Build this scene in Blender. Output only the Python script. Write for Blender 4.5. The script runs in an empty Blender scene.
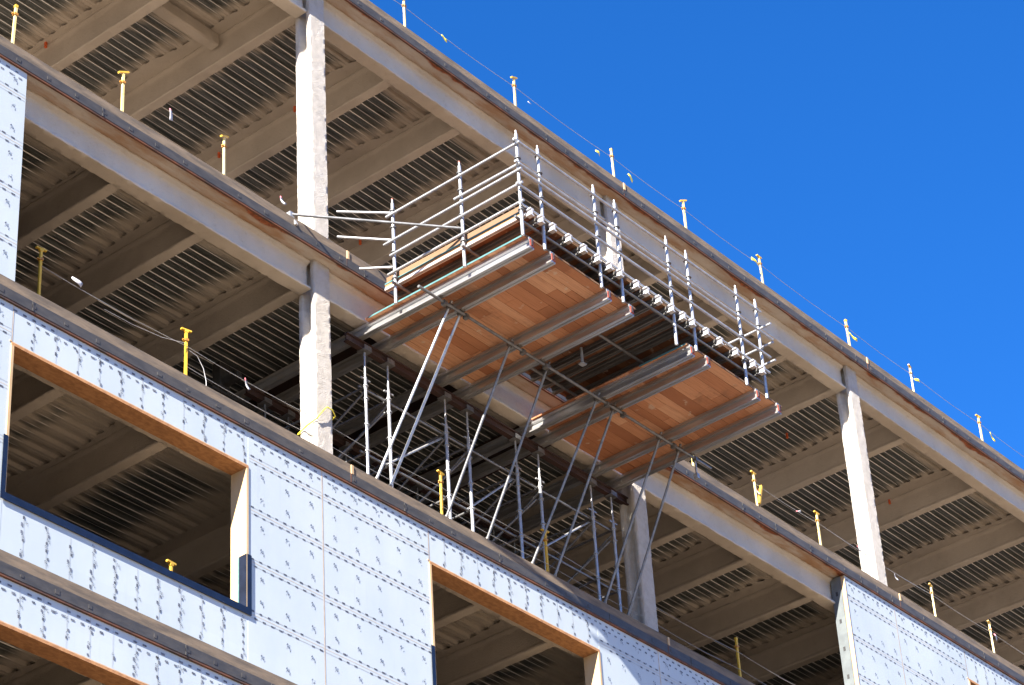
import bpy, math, random
from mathutils import Vector, Matrix, noise
random.seed(7)
C = bpy.context.scene.collection
V = Vector

# ------------------------------------------------------------------ camera
AZ, EL, RO, FPX = 0.91357841, 0.58959335, 0.0657125, 2677.91754
fw = V((math.cos(EL)*math.sin(AZ), math.cos(EL)*math.cos(AZ), math.sin(EL)))
rt = fw.cross(V((0, 0, 1))).normalized()
dn = fw.cross(rt)
c_, s_ = math.cos(RO), math.sin(RO)
right = c_*rt + s_*dn
down = -s_*rt + c_*dn
cd = bpy.data.cameras.new('camera')
cam = bpy.data.objects.new('camera', cd)
C.objects.link(cam)
up, back = -down, -fw
cam.matrix_world = Matrix(((right.x, up.x, back.x, 0), (right.y, up.y, back.y, -23.912),
                           (right.z, up.z, back.z, 1.6), (0, 0, 0, 1)))
cd.sensor_width = 36
cd.lens = FPX/1024*36
cd.clip_start = 0.5
cd.clip_end = 9000
bpy.context.scene.camera = cam

# ------------------------------------------------------------------ materials
def new_mat(name):
    m = bpy.data.materials.new(name)
    m.use_nodes = True
    nt = m.node_tree
    return m, nt, nt.nodes, nt.links, nt.nodes['Principled BSDF']

def N(nt, typ, **kw):
    n = nt.nodes.new(typ)
    for k, v in kw.items():
        setattr(n, k, v)
    return n

def math_n(nt, op, a, b=None, c=None, clamp=False):
    n = N(nt, 'ShaderNodeMath', operation=op)
    n.use_clamp = clamp
    for i, x in enumerate((a, b, c)):
        if x is None: continue
        if hasattr(x, 'links'): nt.links.new(x, n.inputs[i])
        else: n.inputs[i].default_value = x
    return n.outputs[0]

def smooth(nt, x, lo, hi, a=0.0, b=1.0):
    n = N(nt, 'ShaderNodeMapRange', interpolation_type='SMOOTHSTEP')
    nt.links.new(x, n.inputs[0])
    n.inputs[1].default_value = lo; n.inputs[2].default_value = hi
    n.inputs[3].default_value = a; n.inputs[4].default_value = b
    return n.outputs[0]

def noise_n(nt, vec, scale, detail=4, rough=.55, dist=0):
    n = N(nt, 'ShaderNodeTexNoise')
    n.inputs['Scale'].default_value = scale
    n.inputs['Detail'].default_value = detail
    n.inputs['Roughness'].default_value = rough
    n.inputs['Distortion'].default_value = dist
    if vec is not None: nt.links.new(vec, n.inputs['Vector'])
    return n.outputs[0]

def mapping(nt, vec, scale=(1, 1, 1)):
    n = N(nt, 'ShaderNodeMapping')
    n.inputs['Scale'].default_value = scale
    nt.links.new(vec, n.inputs['Vector'])
    return n.outputs[0]

def mix(nt, f, a, b):
    n = N(nt, 'ShaderNodeMix', data_type='RGBA')
    if hasattr(f, 'links'): nt.links.new(f, n.inputs[0])
    else: n.inputs[0].default_value = f
    for sock, x in ((n.inputs[6], a), (n.inputs[7], b)):
        if hasattr(x, 'links'): nt.links.new(x, sock)
        else: sock.default_value = (*x, 1)
    return n.outputs[2]

def bump(nt, bs, h, strength=.4, dist=.02):
    n = N(nt, 'ShaderNodeBump')
    n.inputs['Strength'].default_value = strength
    n.inputs['Distance'].default_value = dist
    nt.links.new(h, n.inputs['Height'])
    nt.links.new(n.outputs[0], bs.inputs['Normal'])

def pos(nt):
    return N(nt, 'ShaderNodeNewGeometry').outputs['Position']

def objc(nt):
    return N(nt, 'ShaderNodeTexCoord').outputs['Object']

def plain(name, c1, c2, scale=6, rough=.6, metal=0, bscale=60, bstr=.2, bdist=.004, stretch=(1, 1, 1), world=True, detail=5):
    m, nt, nd, lk, bs = new_mat(name)
    v = mapping(nt, pos(nt) if world else objc(nt), stretch)
    f = noise_n(nt, v, scale, detail, .6)
    lk.new(mix(nt, smooth(nt, f, .3, .7), c1, c2), bs.inputs['Base Color'])
    bs.inputs['Roughness'].default_value = rough
    bs.inputs['Metallic'].default_value = metal
    if bstr: bump(nt, bs, noise_n(nt, v, bscale, 3), bstr, bdist)
    return m

M = {}
def fire_color(nt, p):
    a = noise_n(nt, p, .9, 5, .6)
    b = noise_n(nt, p, 9, 5, .7)
    c = mix(nt, smooth(nt, a, .3, .7), (.43, .385, .325), (.52, .47, .40))
    return mix(nt, smooth(nt, b, .55, .8, 0, .55), c, (.33, .275, .215))

def fire_bump(nt, bs, p, k=1.0):
    h = math_n(nt, 'ADD', math_n(nt, 'MULTIPLY', noise_n(nt, p, 14, 6, .7), .7), noise_n(nt, p, 55, 3, .6))
    bump(nt, bs, h, .55*k, .03)

# sprayed cementitious fireproofing
m, nt, nd, lk, bs = new_mat('sprayed_fireproofing')
p = pos(nt)
lk.new(fire_color(nt, p), bs.inputs['Base Color'])
bs.inputs['Roughness'].default_value = .95
fire_bump(nt, bs, p)
M['fire'] = m
# same sprayed coat, troweled thicker and paler on the columns
m, nt, nd, lk, bs = new_mat('column_fireproofing')
p = pos(nt)
a = noise_n(nt, p, 5, 5, .7)
lk.new(mix(nt, smooth(nt, a, .35, .75), (.50, .46, .41), (.40, .36, .31)), bs.inputs['Base Color'])
bs.inputs['Roughness'].default_value = .95
fire_bump(nt, bs, p, .75)
nt.nodes['Bump'].inputs['Strength'].default_value = .8; nt.nodes['Bump'].inputs['Distance'].default_value = .06
M['colfire'] = m
# edge soffit: rusty primed plate where the spray stops short of the edge
m, nt, nd, lk, bs = new_mat('soffit_spray_and_rust')
p = pos(nt)
sp = N(nt, 'ShaderNodeSeparateXYZ'); lk.new(p, sp.inputs[0])
big = noise_n(nt, mapping(nt, p, (1, .2, 1)), .55, 3, .6)
fine = noise_n(nt, p, 7, 4, .6)
edge = math_n(nt, 'ADD', math_n(nt, 'MULTIPLY', smooth(nt, big, .42, .74), .15), math_n(nt, 'MULTIPLY', fine, .06))
fac = smooth(nt, math_n(nt, 'SUBTRACT', sp.outputs[1], edge), -.03, .02)
rust = mix(nt, smooth(nt, noise_n(nt, p, 12, 5, .7), .35, .65), (.34, .10, .03), (.16, .05, .02))
brown = mix(nt, smooth(nt, noise_n(nt, mapping(nt, p, (.5, 2, 1)), 1.6, 5, .65), .35, .7), fire_color(nt, p), (.34, .20, .105))
lk.new(mix(nt, fac, rust, brown), bs.inputs['Base Color'])
bs.inputs['Roughness'].default_value = .9
fire_bump(nt, bs, p)
M['soffit'] = m

ROOF_Z, A_Z, B_Z, C_Z = 33.47, 27.55, 23.41, 19.15
COLX = [26.33 + 8.46*k for k in range(-1, 6)]
def beams_between(known, bays):
    out = list(known)
    for a, b, n in bays:
        for i in range(n):
            x = a + (b - a)*i/n
            if all(abs(x - q) > 1.2 for q in out): out.append(x)
    return sorted(out)
BW = .20
RB = beams_between([x - BW/2 for x in (26.24, 28.68, 30.6, 32.7, 43.1, 45.9, 48.93)], [(COLX[i], COLX[i+1], 4 if i < 3 else 3) for i in range(6)] + [(COLX[6], COLX[6]+.1, 1)])
AB = beams_between([x - BW/2 for x in (24.0, 26.19, 28.35, 30.5, 32.7, 38.8, 40.96, 43.2)], [(COLX[i], COLX[i+1], 4) for i in range(6)] + [(COLX[6], COLX[6]+.1, 1)])
BB = beams_between([x - BW/2 for x in (21.3, 23.32, 30.47, 32.37)], [(COLX[i], COLX[i+1], 4) for i in range(6)] + [(COLX[6], COLX[6]+.1, 1)])
CB = beams_between([], [(COLX[i], COLX[i+1], 4) for i in range(6)])

def deck_mat(name, beams, z_mid, extra=None, rib=False, spread=0.0):
    m, nt, nd, lk, bs = new_mat(name)
    p = pos(nt)
    sp = N(nt, 'ShaderNodeSeparateXYZ'); lk.new(p, sp.inputs[0])
    x, y, z = sp.outputs
    d = None
    for b in beams:
        if 14 < b < 60 and not (name.endswith('upper_floor_deck') or name.endswith('upper_floor')) or 14 < b < 27.8 or 35 < b < 60:  # no overspray behind the shoring, so the deck stays dark as if shaded
            q = math_n(nt, 'ABSOLUTE', math_n(nt, 'SUBTRACT', x, b))
            d = q if d is None else math_n(nt, 'MINIMUM', d, q)
    d = math_n(nt, 'MINIMUM', d, math_n(nt, 'SUBTRACT', y, .75))
    if extra is not None:      # (x0, x1, y)
        e = math_n(nt, 'ABSOLUTE', math_n(nt, 'SUBTRACT', y, extra[2]))
        e = math_n(nt, 'ADD', e, smooth(nt, x, extra[0]-.5, extra[0], 2, 0))
        e = math_n(nt, 'ADD', e, smooth(nt, x, extra[1], extra[1]+.3, 0, 2))
        d = math_n(nt, 'MINIMUM', d, math_n(nt, 'ADD', e, .2))
    n1 = noise_n(nt, mapping(nt, p, (1, 1, 0)), .8, 3, .5)
    n2 = noise_n(nt, mapping(nt, p, (.7, 19, 0)), 1, 3, .6)
    flute = smooth(nt, math_n(nt, 'SUBTRACT', z, z_mid), -.01, .02, 0, .10)
    dd = math_n(nt, 'ADD', d, math_n(nt, 'MULTIPLY', math_n(nt, 'SUBTRACT', n1, .5), .6))
    dd = math_n(nt, 'ADD', dd, math_n(nt, 'MULTIPLY', math_n(nt, 'SUBTRACT', n2, .5), .40))
    dd = math_n(nt, 'ADD', dd, flute)
    f = smooth(nt, dd, .42 + spread, .80 + spread*1.3, 1, 0)
    dust = math_n(nt, 'MULTIPLY', noise_n(nt, mapping(nt, p, (1, 5, 1)), 3, 5, .7), smooth(nt, dd, .4, 1.1, .30, .0 if rib else .06))
    f2 = math_n(nt, 'MAXIMUM', f, dust)
    metal = mix(nt, smooth(nt, noise_n(nt, mapping(nt, p, (.6, 9, 1)), 2, 4, .6), .3, .7), (.85, .85, .83) if rib else (.085, .096, .092), (.95, .95, .93) if rib else (.20, .22, .212))  # ribs get a near-white base that paints in the reflected glint
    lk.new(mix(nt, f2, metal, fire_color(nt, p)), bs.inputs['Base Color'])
    if rib:
        ln = noise_n(nt, mapping(nt, p, (.35, 9, 0)), 1.3, 3, .6)
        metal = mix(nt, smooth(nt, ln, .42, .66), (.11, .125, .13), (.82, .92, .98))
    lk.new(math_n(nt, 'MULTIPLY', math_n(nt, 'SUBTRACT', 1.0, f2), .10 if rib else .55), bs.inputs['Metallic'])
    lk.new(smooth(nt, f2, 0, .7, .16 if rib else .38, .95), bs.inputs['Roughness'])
    # embossed dimples along the flanges
    em = N(nt, 'ShaderNodeTexVoronoi'); em.inputs['Scale'].default_value = 1
    em.inputs['Randomness'].default_value = .15
    lk.new(mapping(nt, p, (11, 26, 8)), em.inputs['Vector'])
    h = math_n(nt, 'ADD', smooth(nt, em.outputs['Distance'], .15, .4, 1, 0), math_n(nt, 'MULTIPLY', noise_n(nt, p, 14, 5, .7), f))
    bump(nt, bs, h, .06 if rib else .5, .012)
    return m
M['deckR'] = deck_mat('galvanised_roof_deck', RB, ROOF_Z-.26, (23.6, 26.0, 2.45))
M['bright_R'] = deck_mat('bright_rib_under_roof', RB, ROOF_Z-.26, (23.6, 26.0, 2.45), rib=True)
M['deckA'] = deck_mat('galvanised_upper_floor_deck', AB, A_Z-.26)
M['bright_A'] = deck_mat('bright_rib_under_upper_floor', AB, A_Z-.26, rib=True)
M['deckB'] = deck_mat('galvanised_lower_floor_deck', BB, B_Z-.26, spread=.38)
M['bright_B'] = deck_mat('bright_rib_under_lower_floor', BB, B_Z-.26, rib=True, spread=.38)
M['deckC'] = deck_mat('galvanised_bottom_floor_deck', CB, C_Z-.26)
M['bright_C'] = deck_mat('bright_rib_under_bottom_floor', CB, C_Z-.26, rib=True)

M['slab'] = plain('slab_edge_concrete', (.185, .135, .09), (.085, .066, .05), 3, .9, 0, 30, .3, .01, (.5, 1, 3))
M['angle'] = plain('dark_edge_angle', (.058, .052, .047), (.032, .030, .029), 3, .6, 0, 40, .15, .004, (1, 1, 3))
M['rust'] = plain('rusty_steel', (.17, .06, .026), (.04, .028, .024), 2.2, .85, 0, 50, .3, .006)
M['oldsteel'] = plain('dark_red_primer', (.045, .018, .013), (.028, .015, .012), 5, .7, 0, 40, .15, .003)  # header's dark red; also painted shade on floor beams behind the shoring
# insulation sheathing
m, nt, nd, lk, bs = new_mat('pale_blue_sheathing')
p = pos(nt)
a = noise_n(nt, mapping(nt, p, (1, 1, .5)), .7, 4, .6)
b = noise_n(nt, p, 5, 6, .7)
c = mix(nt, smooth(nt, a, .3, .7), (.375, .425, .450), (.43, .474, .492))
cell = N(nt, 'ShaderNodeTexWhiteNoise', noise_dimensions='3D')
snap = N(nt, 'ShaderNodeVectorMath', operation='FLOOR')
lk.new(mapping(nt, p, (.62, 0, 1.136)), snap.inputs[0])
lk.new(snap.outputs[0], cell.inputs['Vector'])
c = mix(nt, math_n(nt, 'MULTIPLY', cell.outputs['Value'], .22), c, (.36, .40, .44))
streak = noise_n(nt, mapping(nt, p, (6, 1, .5)), 1.2, 4, .6)
c = mix(nt, smooth(nt, streak, .58, .8, 0, .3), c, (.33, .36, .38))
lk.new(mix(nt, smooth(nt, b, .55, .85, 0, .35), c, (.36, .40, .43)), bs.inputs['Base Color'])
bs.inputs['Roughness'].default_value = .55
bump(nt, bs, math_n(nt, 'ADD', noise_n(nt, p, 3, 3), math_n(nt, 'MULTIPLY', noise_n(nt, p, 90, 2), .06)), .05, .02)
M['panel'] = m
M['mark'] = plain('printed_dash_ink', (.05, .058, .08), (.16, .175, .21), 20, .7, 0, 0, 0)
M['smudge'] = plain('printed_logo_ink', (.13, .15, .19), (.33, .37, .42), 25, .7, 0, 0, 0)
M['line'] = plain('sheathing_joint', (.26, .28, .30), (.36, .38, .40), 8, .8, 0, 0, 0)
M['seam'] = plain('wood_coloured_joint', (.42, .30, .19), (.55, .43, .31), 8, .8, 0, 0, 0)
M['osb'] = plain('strand_board', (.42, .21, .085), (.27, .125, .05), 9, .8, 0, 40, .3, .004, (1, 2, 2))
M['ply'] = plain('pale_plywood', (.50, .36, .20), (.40, .27, .14), 3, .7, 0, 40, .15, .003, (1, 1, .25))
M['ply2'] = plain('toe_board_timber', (.17, .092, .042), (.125, .063, .027), 3, .7, 0, 40, .15, .003, (2, .3, 2))
M['navy'] = plain('navy_membrane', (.003, .006, .016), (.006, .011, .028), 6, .4, 0, 18, .35, .01)
M['stud'] = plain('galvanised_stud', (.15, .17, .178), (.115, .13, .14), 5, .45, .4, 0, 0)
M['hole'] = plain('punched_hole_dark', (.02, .02, .025), (.03, .03, .03), 5, .8, 0, 0, 0)
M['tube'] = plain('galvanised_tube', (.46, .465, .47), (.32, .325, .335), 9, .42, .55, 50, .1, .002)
M['tubeg'] = plain('weathered_tube', (.20, .20, .205), (.12, .122, .126), 9, .5, .5, 50, .1, .002)  # darker copy of the tube; shade on rakers and shoring is painted in
M['coup'] = plain('coupler_steel', (.20, .19, .18), (.12, .11, .10), 12, .5, .6, 50, .1, .002)
M['alu'] = plain('aluminium_beam', (.60, .60, .60), (.42, .42, .42), 4, .30, .8, 60, .08, .002, (2, .25, 2))
M['aged'] = plain('aged_dark_aluminium', (.17, .165, .16), (.10, .098, .095), 4, .5, .5, 60, .08, .002, (2, .25, 2))  # darker aluminium, painting in the shade between the two decks
M['alub'] = plain('bright_aluminium', (.48, .48, .48), (.40, .40, .41), 6, .4, .35, 0, 0, 0)
M['red'] = plain('red_end_cap', (.33, .06, .03), (.18, .035, .025), 12, .6, 0, 0, 0)
M['teal'] = plain('teal_edge_paint', (.035, .125, .13), (.07, .16, .165), 10, .6, 0, 0, 0)
M['conc'] = plain('floor_concrete', (.30, .285, .265), (.22, .21, .20), 1.5, .9, 0, 20, .2, .005)
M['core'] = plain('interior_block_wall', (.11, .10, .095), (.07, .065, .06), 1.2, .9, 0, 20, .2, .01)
M['yel'] = plain('yellow_paint', (.62, .38, .035), (.50, .29, .022), 14, .5, 0, 0, 0, world=False)
M['cream'] = plain('faded_yellow_paint', (.60, .46, .14), (.62, .52, .26), 10, .5, 0, 0, 0, world=False)  # pale poles on the roof and upper floor edges
M['oran'] = plain('orange_clamp', (.42, .20, .03), (.30, .13, .02), 14, .5, 0, 0, 0, world=False)
M['white'] = plain('white_plastic', (.42, .42, .43), (.36, .35, .36), 14, .5, 0, 0, 0)
M['pink'] = plain('pink_red_tape', (.62, .10, .12), (.70, .25, .28), 14, .5, 0, 0, 0)
M['yrope'] = plain('yellow_tape', (.78, .68, .06), (.70, .58, .05), 14, .5, 0, 0, 0)
M['otag'] = plain('orange_tag', (.75, .14, .03), (.6, .1, .03), 14, .5, 0, 0, 0)
M['wire'] = plain('wire_rope', (.42, .42, .42), (.30, .30, .30), 20, .5, .3, 0, 0)
M['black'] = plain('black_rubber', (.02, .02, .02), (.035, .035, .035), 10, .7, 0, 0, 0)

def plank_mat(name, cols, row=.24, length=2.1):
    m, nt, nd, lk, bs = new_mat(name)
    p = pos(nt)
    br = N(nt, 'ShaderNodeTexBrick')
    br.offset = .37; br.offset_frequency = 3
    lk.new(mapping(nt, p, (1, 1, 0)), br.inputs['Vector'])
    br.inputs['Scale'].default_value = 1
    br.inputs['Brick Width'].default_value = length
    br.inputs['Row Height'].default_value = row
    br.inputs['Mortar Size'].default_value = .006
    br.inputs['Mortar Smooth'].default_value = .2
    br.inputs['Color1'].default_value = (0, 0, 0, 1)
    br.inputs['Color2'].default_value = (1, 1, 1, 1)
    br.inputs['Mortar'].default_value = (.5, .5, .5, 1)
    cr = N(nt, 'ShaderNodeValToRGB')
    els = cr.color_ramp.elements
    for i, cc in enumerate(cols):
        e = els[i] if i < 2 else els.new(.5)
        e.position = i/(len(cols)-1); e.color = (*cc, 1)
    lk.new(br.outputs['Color'], cr.inputs[0])
    grain = noise_n(nt, mapping(nt, p, (1.2, 18, 1)), 2.2, 5, .65)
    stain = noise_n(nt, p, 2.3, 4, .6)
    c = mix(nt, smooth(nt, grain, .35, .75, 0, .45), cr.outputs[0], (.22, .07, .025))
    c = mix(nt, smooth(nt, stain, .60, .72, 0, .6), c, (.15, .055, .025))
    c = mix(nt, br.outputs['Fac'], c, (.06, .03, .02))
    lk.new(c, bs.inputs['Base Color'])
    bs.inputs['Roughness'].default_value = .75
    bump(nt, bs, math_n(nt, 'SUBTRACT', math_n(nt, 'MULTIPLY', grain, .3), br.outputs['Fac']), .4, .006)
    return m
def board_mat(name, cols):
    m, nt, nd, lk, bs = new_mat(name)
    p = pos(nt)
    at = N(nt, 'ShaderNodeAttribute'); at.attribute_name = 'board_tone'
    cr = N(nt, 'ShaderNodeValToRGB')
    els = cr.color_ramp.elements
    for i, cc in enumerate(cols):
        e = els[i] if i < 2 else els.new(.5)
        e.position = i/(len(cols)-1); e.color = (*cc, 1)
    lk.new(at.outputs['Fac'], cr.inputs[0])
    grain = noise_n(nt, mapping(nt, p, (1.0, 24, 1)), 2.2, 5, .65)
    stain = noise_n(nt, p, 1.7, 5, .65)
    c = mix(nt, smooth(nt, grain, .40, .75, 0, .5), cr.outputs[0], (.24, .09, .035))
    c = mix(nt, smooth(nt, stain, .56, .72, 0, .55), c, (.20, .10, .055))
    c = mix(nt, smooth(nt, noise_n(nt, p, 6, 3, .5), .66, .74, 0, .5), c, (.55, .46, .36))
    lk.new(c, bs.inputs['Base Color'])
    bs.inputs['Roughness'].default_value = .8
    bump(nt, bs, grain, .3, .006)
    return m
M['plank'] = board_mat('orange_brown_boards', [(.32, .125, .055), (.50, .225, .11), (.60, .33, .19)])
M['plank2'] = board_mat('raised_deck_boards', [(.09, .032, .014), (.15, .056, .023), (.20, .09, .04)])  # darker copy of the boards, with shade under the raised deck painted in

# ground: pale construction-yard gravel and dirt
m, nt, nd, lk, bs = new_mat('dry_gravel_ground')
p = pos(nt)
a = noise_n(nt, p, .05, 5, .6); b = noise_n(nt, p, 1.5, 6, .7)
c = mix(nt, smooth(nt, a, .35, .65), (.225, .160, .100), (.178, .128, .082))
lk.new(mix(nt, smooth(nt, b, .45, .7, 0, .6), c, (.115, .085, .058)), bs.inputs['Base Color'])
bs.inputs['Roughness'].default_value = .95
bump(nt, bs, b, .5, .05)
M['ground'] = m

# ------------------------------------------------------------------ mesh builder
class MB:
    def __init__(s):
        s.v = []; s.f = []; s.m = []; s.tone = []
    def add(s, vs, fs, mi=0):
        o = len(s.v)
        s.v += [V(q) for q in vs]
        s.f += [tuple(i + o for i in f) for f in fs]
        s.m += [mi]*len(fs)
    def box(s, x0, x1, y0, y1, z0, z1, mi=0):
        s.add([(x0, y0, z0), (x1, y0, z0), (x1, y1, z0), (x0, y1, z0), (x0, y0, z1), (x1, y0, z1), (x1, y1, z1), (x0, y1, z1)],
              [(3, 2, 1, 0), (4, 5, 6, 7), (0, 1, 5, 4), (1, 2, 6, 5), (2, 3, 7, 6), (3, 0, 4, 7)], mi)
        return s
    def bar(s, p0, p1, w, h, mi=0):
        p0, p1 = V(p0), V(p1); d = (p1 - p0).normalized()
        u = d.cross(V((0, 0, 1)))
        u = V((1, 0, 0)) if u.length < 1e-3 else u.normalized()
        t = d.cross(u)
        vs = []
        for q in (p0, p1):
            for a, b in ((-1, -1), (1, -1), (1, 1), (-1, 1)): vs.append(q + u*a*w/2 + t*b*h/2)
        s.add(vs, [(0, 1, 2, 3), (7, 6, 5, 4), (0, 4, 5, 1), (1, 5, 6, 2), (2, 6, 7, 3), (3, 7, 4, 0)], mi)
        return s
    def tube(s, p0, p1, r, mi=0, n=10, r1=None):
        p0, p1 = V(p0), V(p1); d = (p1 - p0).normalized()
        u = d.cross(V((0, 0, 1)))
        u = V((1, 0, 0)) if u.length < 1e-3 else u.normalized()
        t = d.cross(u); r1 = r if r1 is None else r1
        vs = []
        for q, rr in ((p0, r), (p1, r1)):
            for k in range(n):
                a = 2*math.pi*k/n
                vs.append(q + (u*math.cos(a) + t*math.sin(a))*rr)
        fs = [tuple((k, k + n, (k+1) % n + n, (k+1) % n)) for k in range(n)]
        fs += [tuple(range(n)), tuple(reversed(range(n, 2*n)))]
        s.add(vs, fs, mi)
        return s
    def path(s, pts, r, mi=0, n=6):
        pts = [V(q) for q in pts]
        vs = []; fs = []
        for i, q in enumerate(pts):
            d = (pts[min(i+1, len(pts)-1)] - pts[max(i-1, 0)]).normalized()
            u = d.cross(V((0, 0, 1)))
            u = V((1, 0, 0)) if u.length < 1e-3 else u.normalized()
            t = d.cross(u)
            for k in range(n):
                a = 2*math.pi*k/n
                vs.append(q + (u*math.cos(a) + t*math.sin(a))*r)
            if i:
                o = (i-1)*n
                fs += [(o+k, o+n+k, o+n+(k+1) % n, o+(k+1) % n) for k in range(n)]
        s.add(vs, fs, mi)
        return s
    def extr(s, prof, axis, st, mi=0, jit=0.0, seed=0, closed=True):
        # prof: list of 2D points in the plane across axis; st: stations along it
        n = len(prof); vs = []; fs = []
        for i, a in enumerate(st):
            for (p, q) in prof:
                w = V((a, p, q)) if axis == 0 else V((p, a, q)) if axis == 1 else V((p, q, a))
                if jit:
                    k = noise.noise_vector(w*4 + V((seed, 0, 0)))*.4 + noise.noise_vector(w*19 + V((seed, 3, 0)))*.6
                    k[axis] = 0
                    w = w + k*jit
                vs.append(w)
            if i:
                o = (i-1)*n
                for k in range(n if closed else n-1):
                    fs.append((o+k, o+(k+1) % n, o+n+(k+1) % n, o+n+k))
        if closed:
            fs.append(tuple(reversed(range(n)))); fs.append(tuple(range((len(st)-1)*n, len(st)*n)))
        s.add(vs, fs, mi)
        return s

def chamfer(prof, r):
    out = []
    n = len(prof)
    for i in range(n):
        p, a, b = V(prof[i]), V(prof[i-1]), V(prof[(i+1) % n])
        ra = min(r, (a-p).length*.4); rb = min(r, (b-p).length*.4)
        out.append(tuple(p + (a-p).normalized()*ra)); out.append(tuple(p + (b-p).normalized()*rb))
    return out

def densify(prof, step):
    out = []
    n = len(prof)
    for i in range(n):
        a, b = V(prof[i]), V(prof[(i+1) % n])
        k = max(1, int((b-a).length/step))
        out += [tuple(a + (b-a)*j/k) for j in range(k)]
    return out

def stations(a, b, step):
    n = max(1, int(round((b-a)/step)))
    return [a + (b-a)*i/n for i in range(n+1)]

WORLD = {}
def obj(name, mb, mats, parent=None, smooth_ang=None, origin=None, bevel=0):
    base = V((0, 0, 0))
    q = parent
    if parent is not None: base = WORLD[parent.name]
    o0 = V(origin) if origin is not None else base
    me = bpy.data.meshes.new(name)
    me.from_pydata([v - o0 for v in mb.v], [], mb.f)
    mats = mats if isinstance(mats, (list, tuple)) else [mats]
    for k in mats: me.materials.append(M[k])
    me.polygons.foreach_set('material_index', mb.m)
    if mb.tone:
        at = me.attributes.new('board_tone', 'FLOAT', 'FACE')
        at.data.foreach_set('value', mb.tone)
    me.update()
    import bmesh
    bm = bmesh.new(); bm.from_mesh(me)
    bmesh.ops.recalc_face_normals(bm, faces=bm.faces)
    bm.to_mesh(me); bm.free()
    if smooth_ang:
        me.polygons.foreach_set('use_smooth', [True]*len(me.polygons))
        me.set_sharp_from_angle(angle=math.radians(smooth_ang))
    o = bpy.data.objects.new(name, me)
    C.objects.link(o)
    if parent is not None:
        o.parent = parent
        o.location = o0 - base
    else:
        o.location = o0
    WORLD[o.name] = o0
    if bevel:
        bv = o.modifiers.new('bevel', 'BEVEL'); bv.width = bevel; bv.segments = 1; bv.limit_method = 'ANGLE'
    return o

def tag(o, label, cat, group=None):
    o['label'] = label; o['category'] = cat
    if group: o['group'] = group
    return o

def thing(name, loc, label, cat, group=None):
    o = bpy.data.objects.new(name, None)
    C.objects.link(o)
    o.location = loc
    o.empty_display_size = .2
    WORLD[o.name] = V(loc)
    return tag(o, label, cat, group)

def copy_tree(o, parent=None):
    c = o.copy(); C.objects.link(c)
    if parent is not None: c.parent = parent
    for ch in list(o.children): copy_tree(ch, c)
    return c

# ------------------------------------------------------------------ ground
g = MB()
R = 4000
g.add([(-R, -R, 0), (R, -R, 0), (R, R, 0), (-R, R, 0)], [(0, 1, 2, 3)])
o = obj('ground', g, 'ground'); o['kind'] = 'structure'

# ------------------------------------------------------------------ the building
X0, X1, DEPTH = 17.45, 68.75, 11.5
bld = thing('unfinished_building', (43, 5.5, 0), 'unfinished steel-framed building with open floors, sprayed beams and pale blue wall sheathing', 'building')

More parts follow.
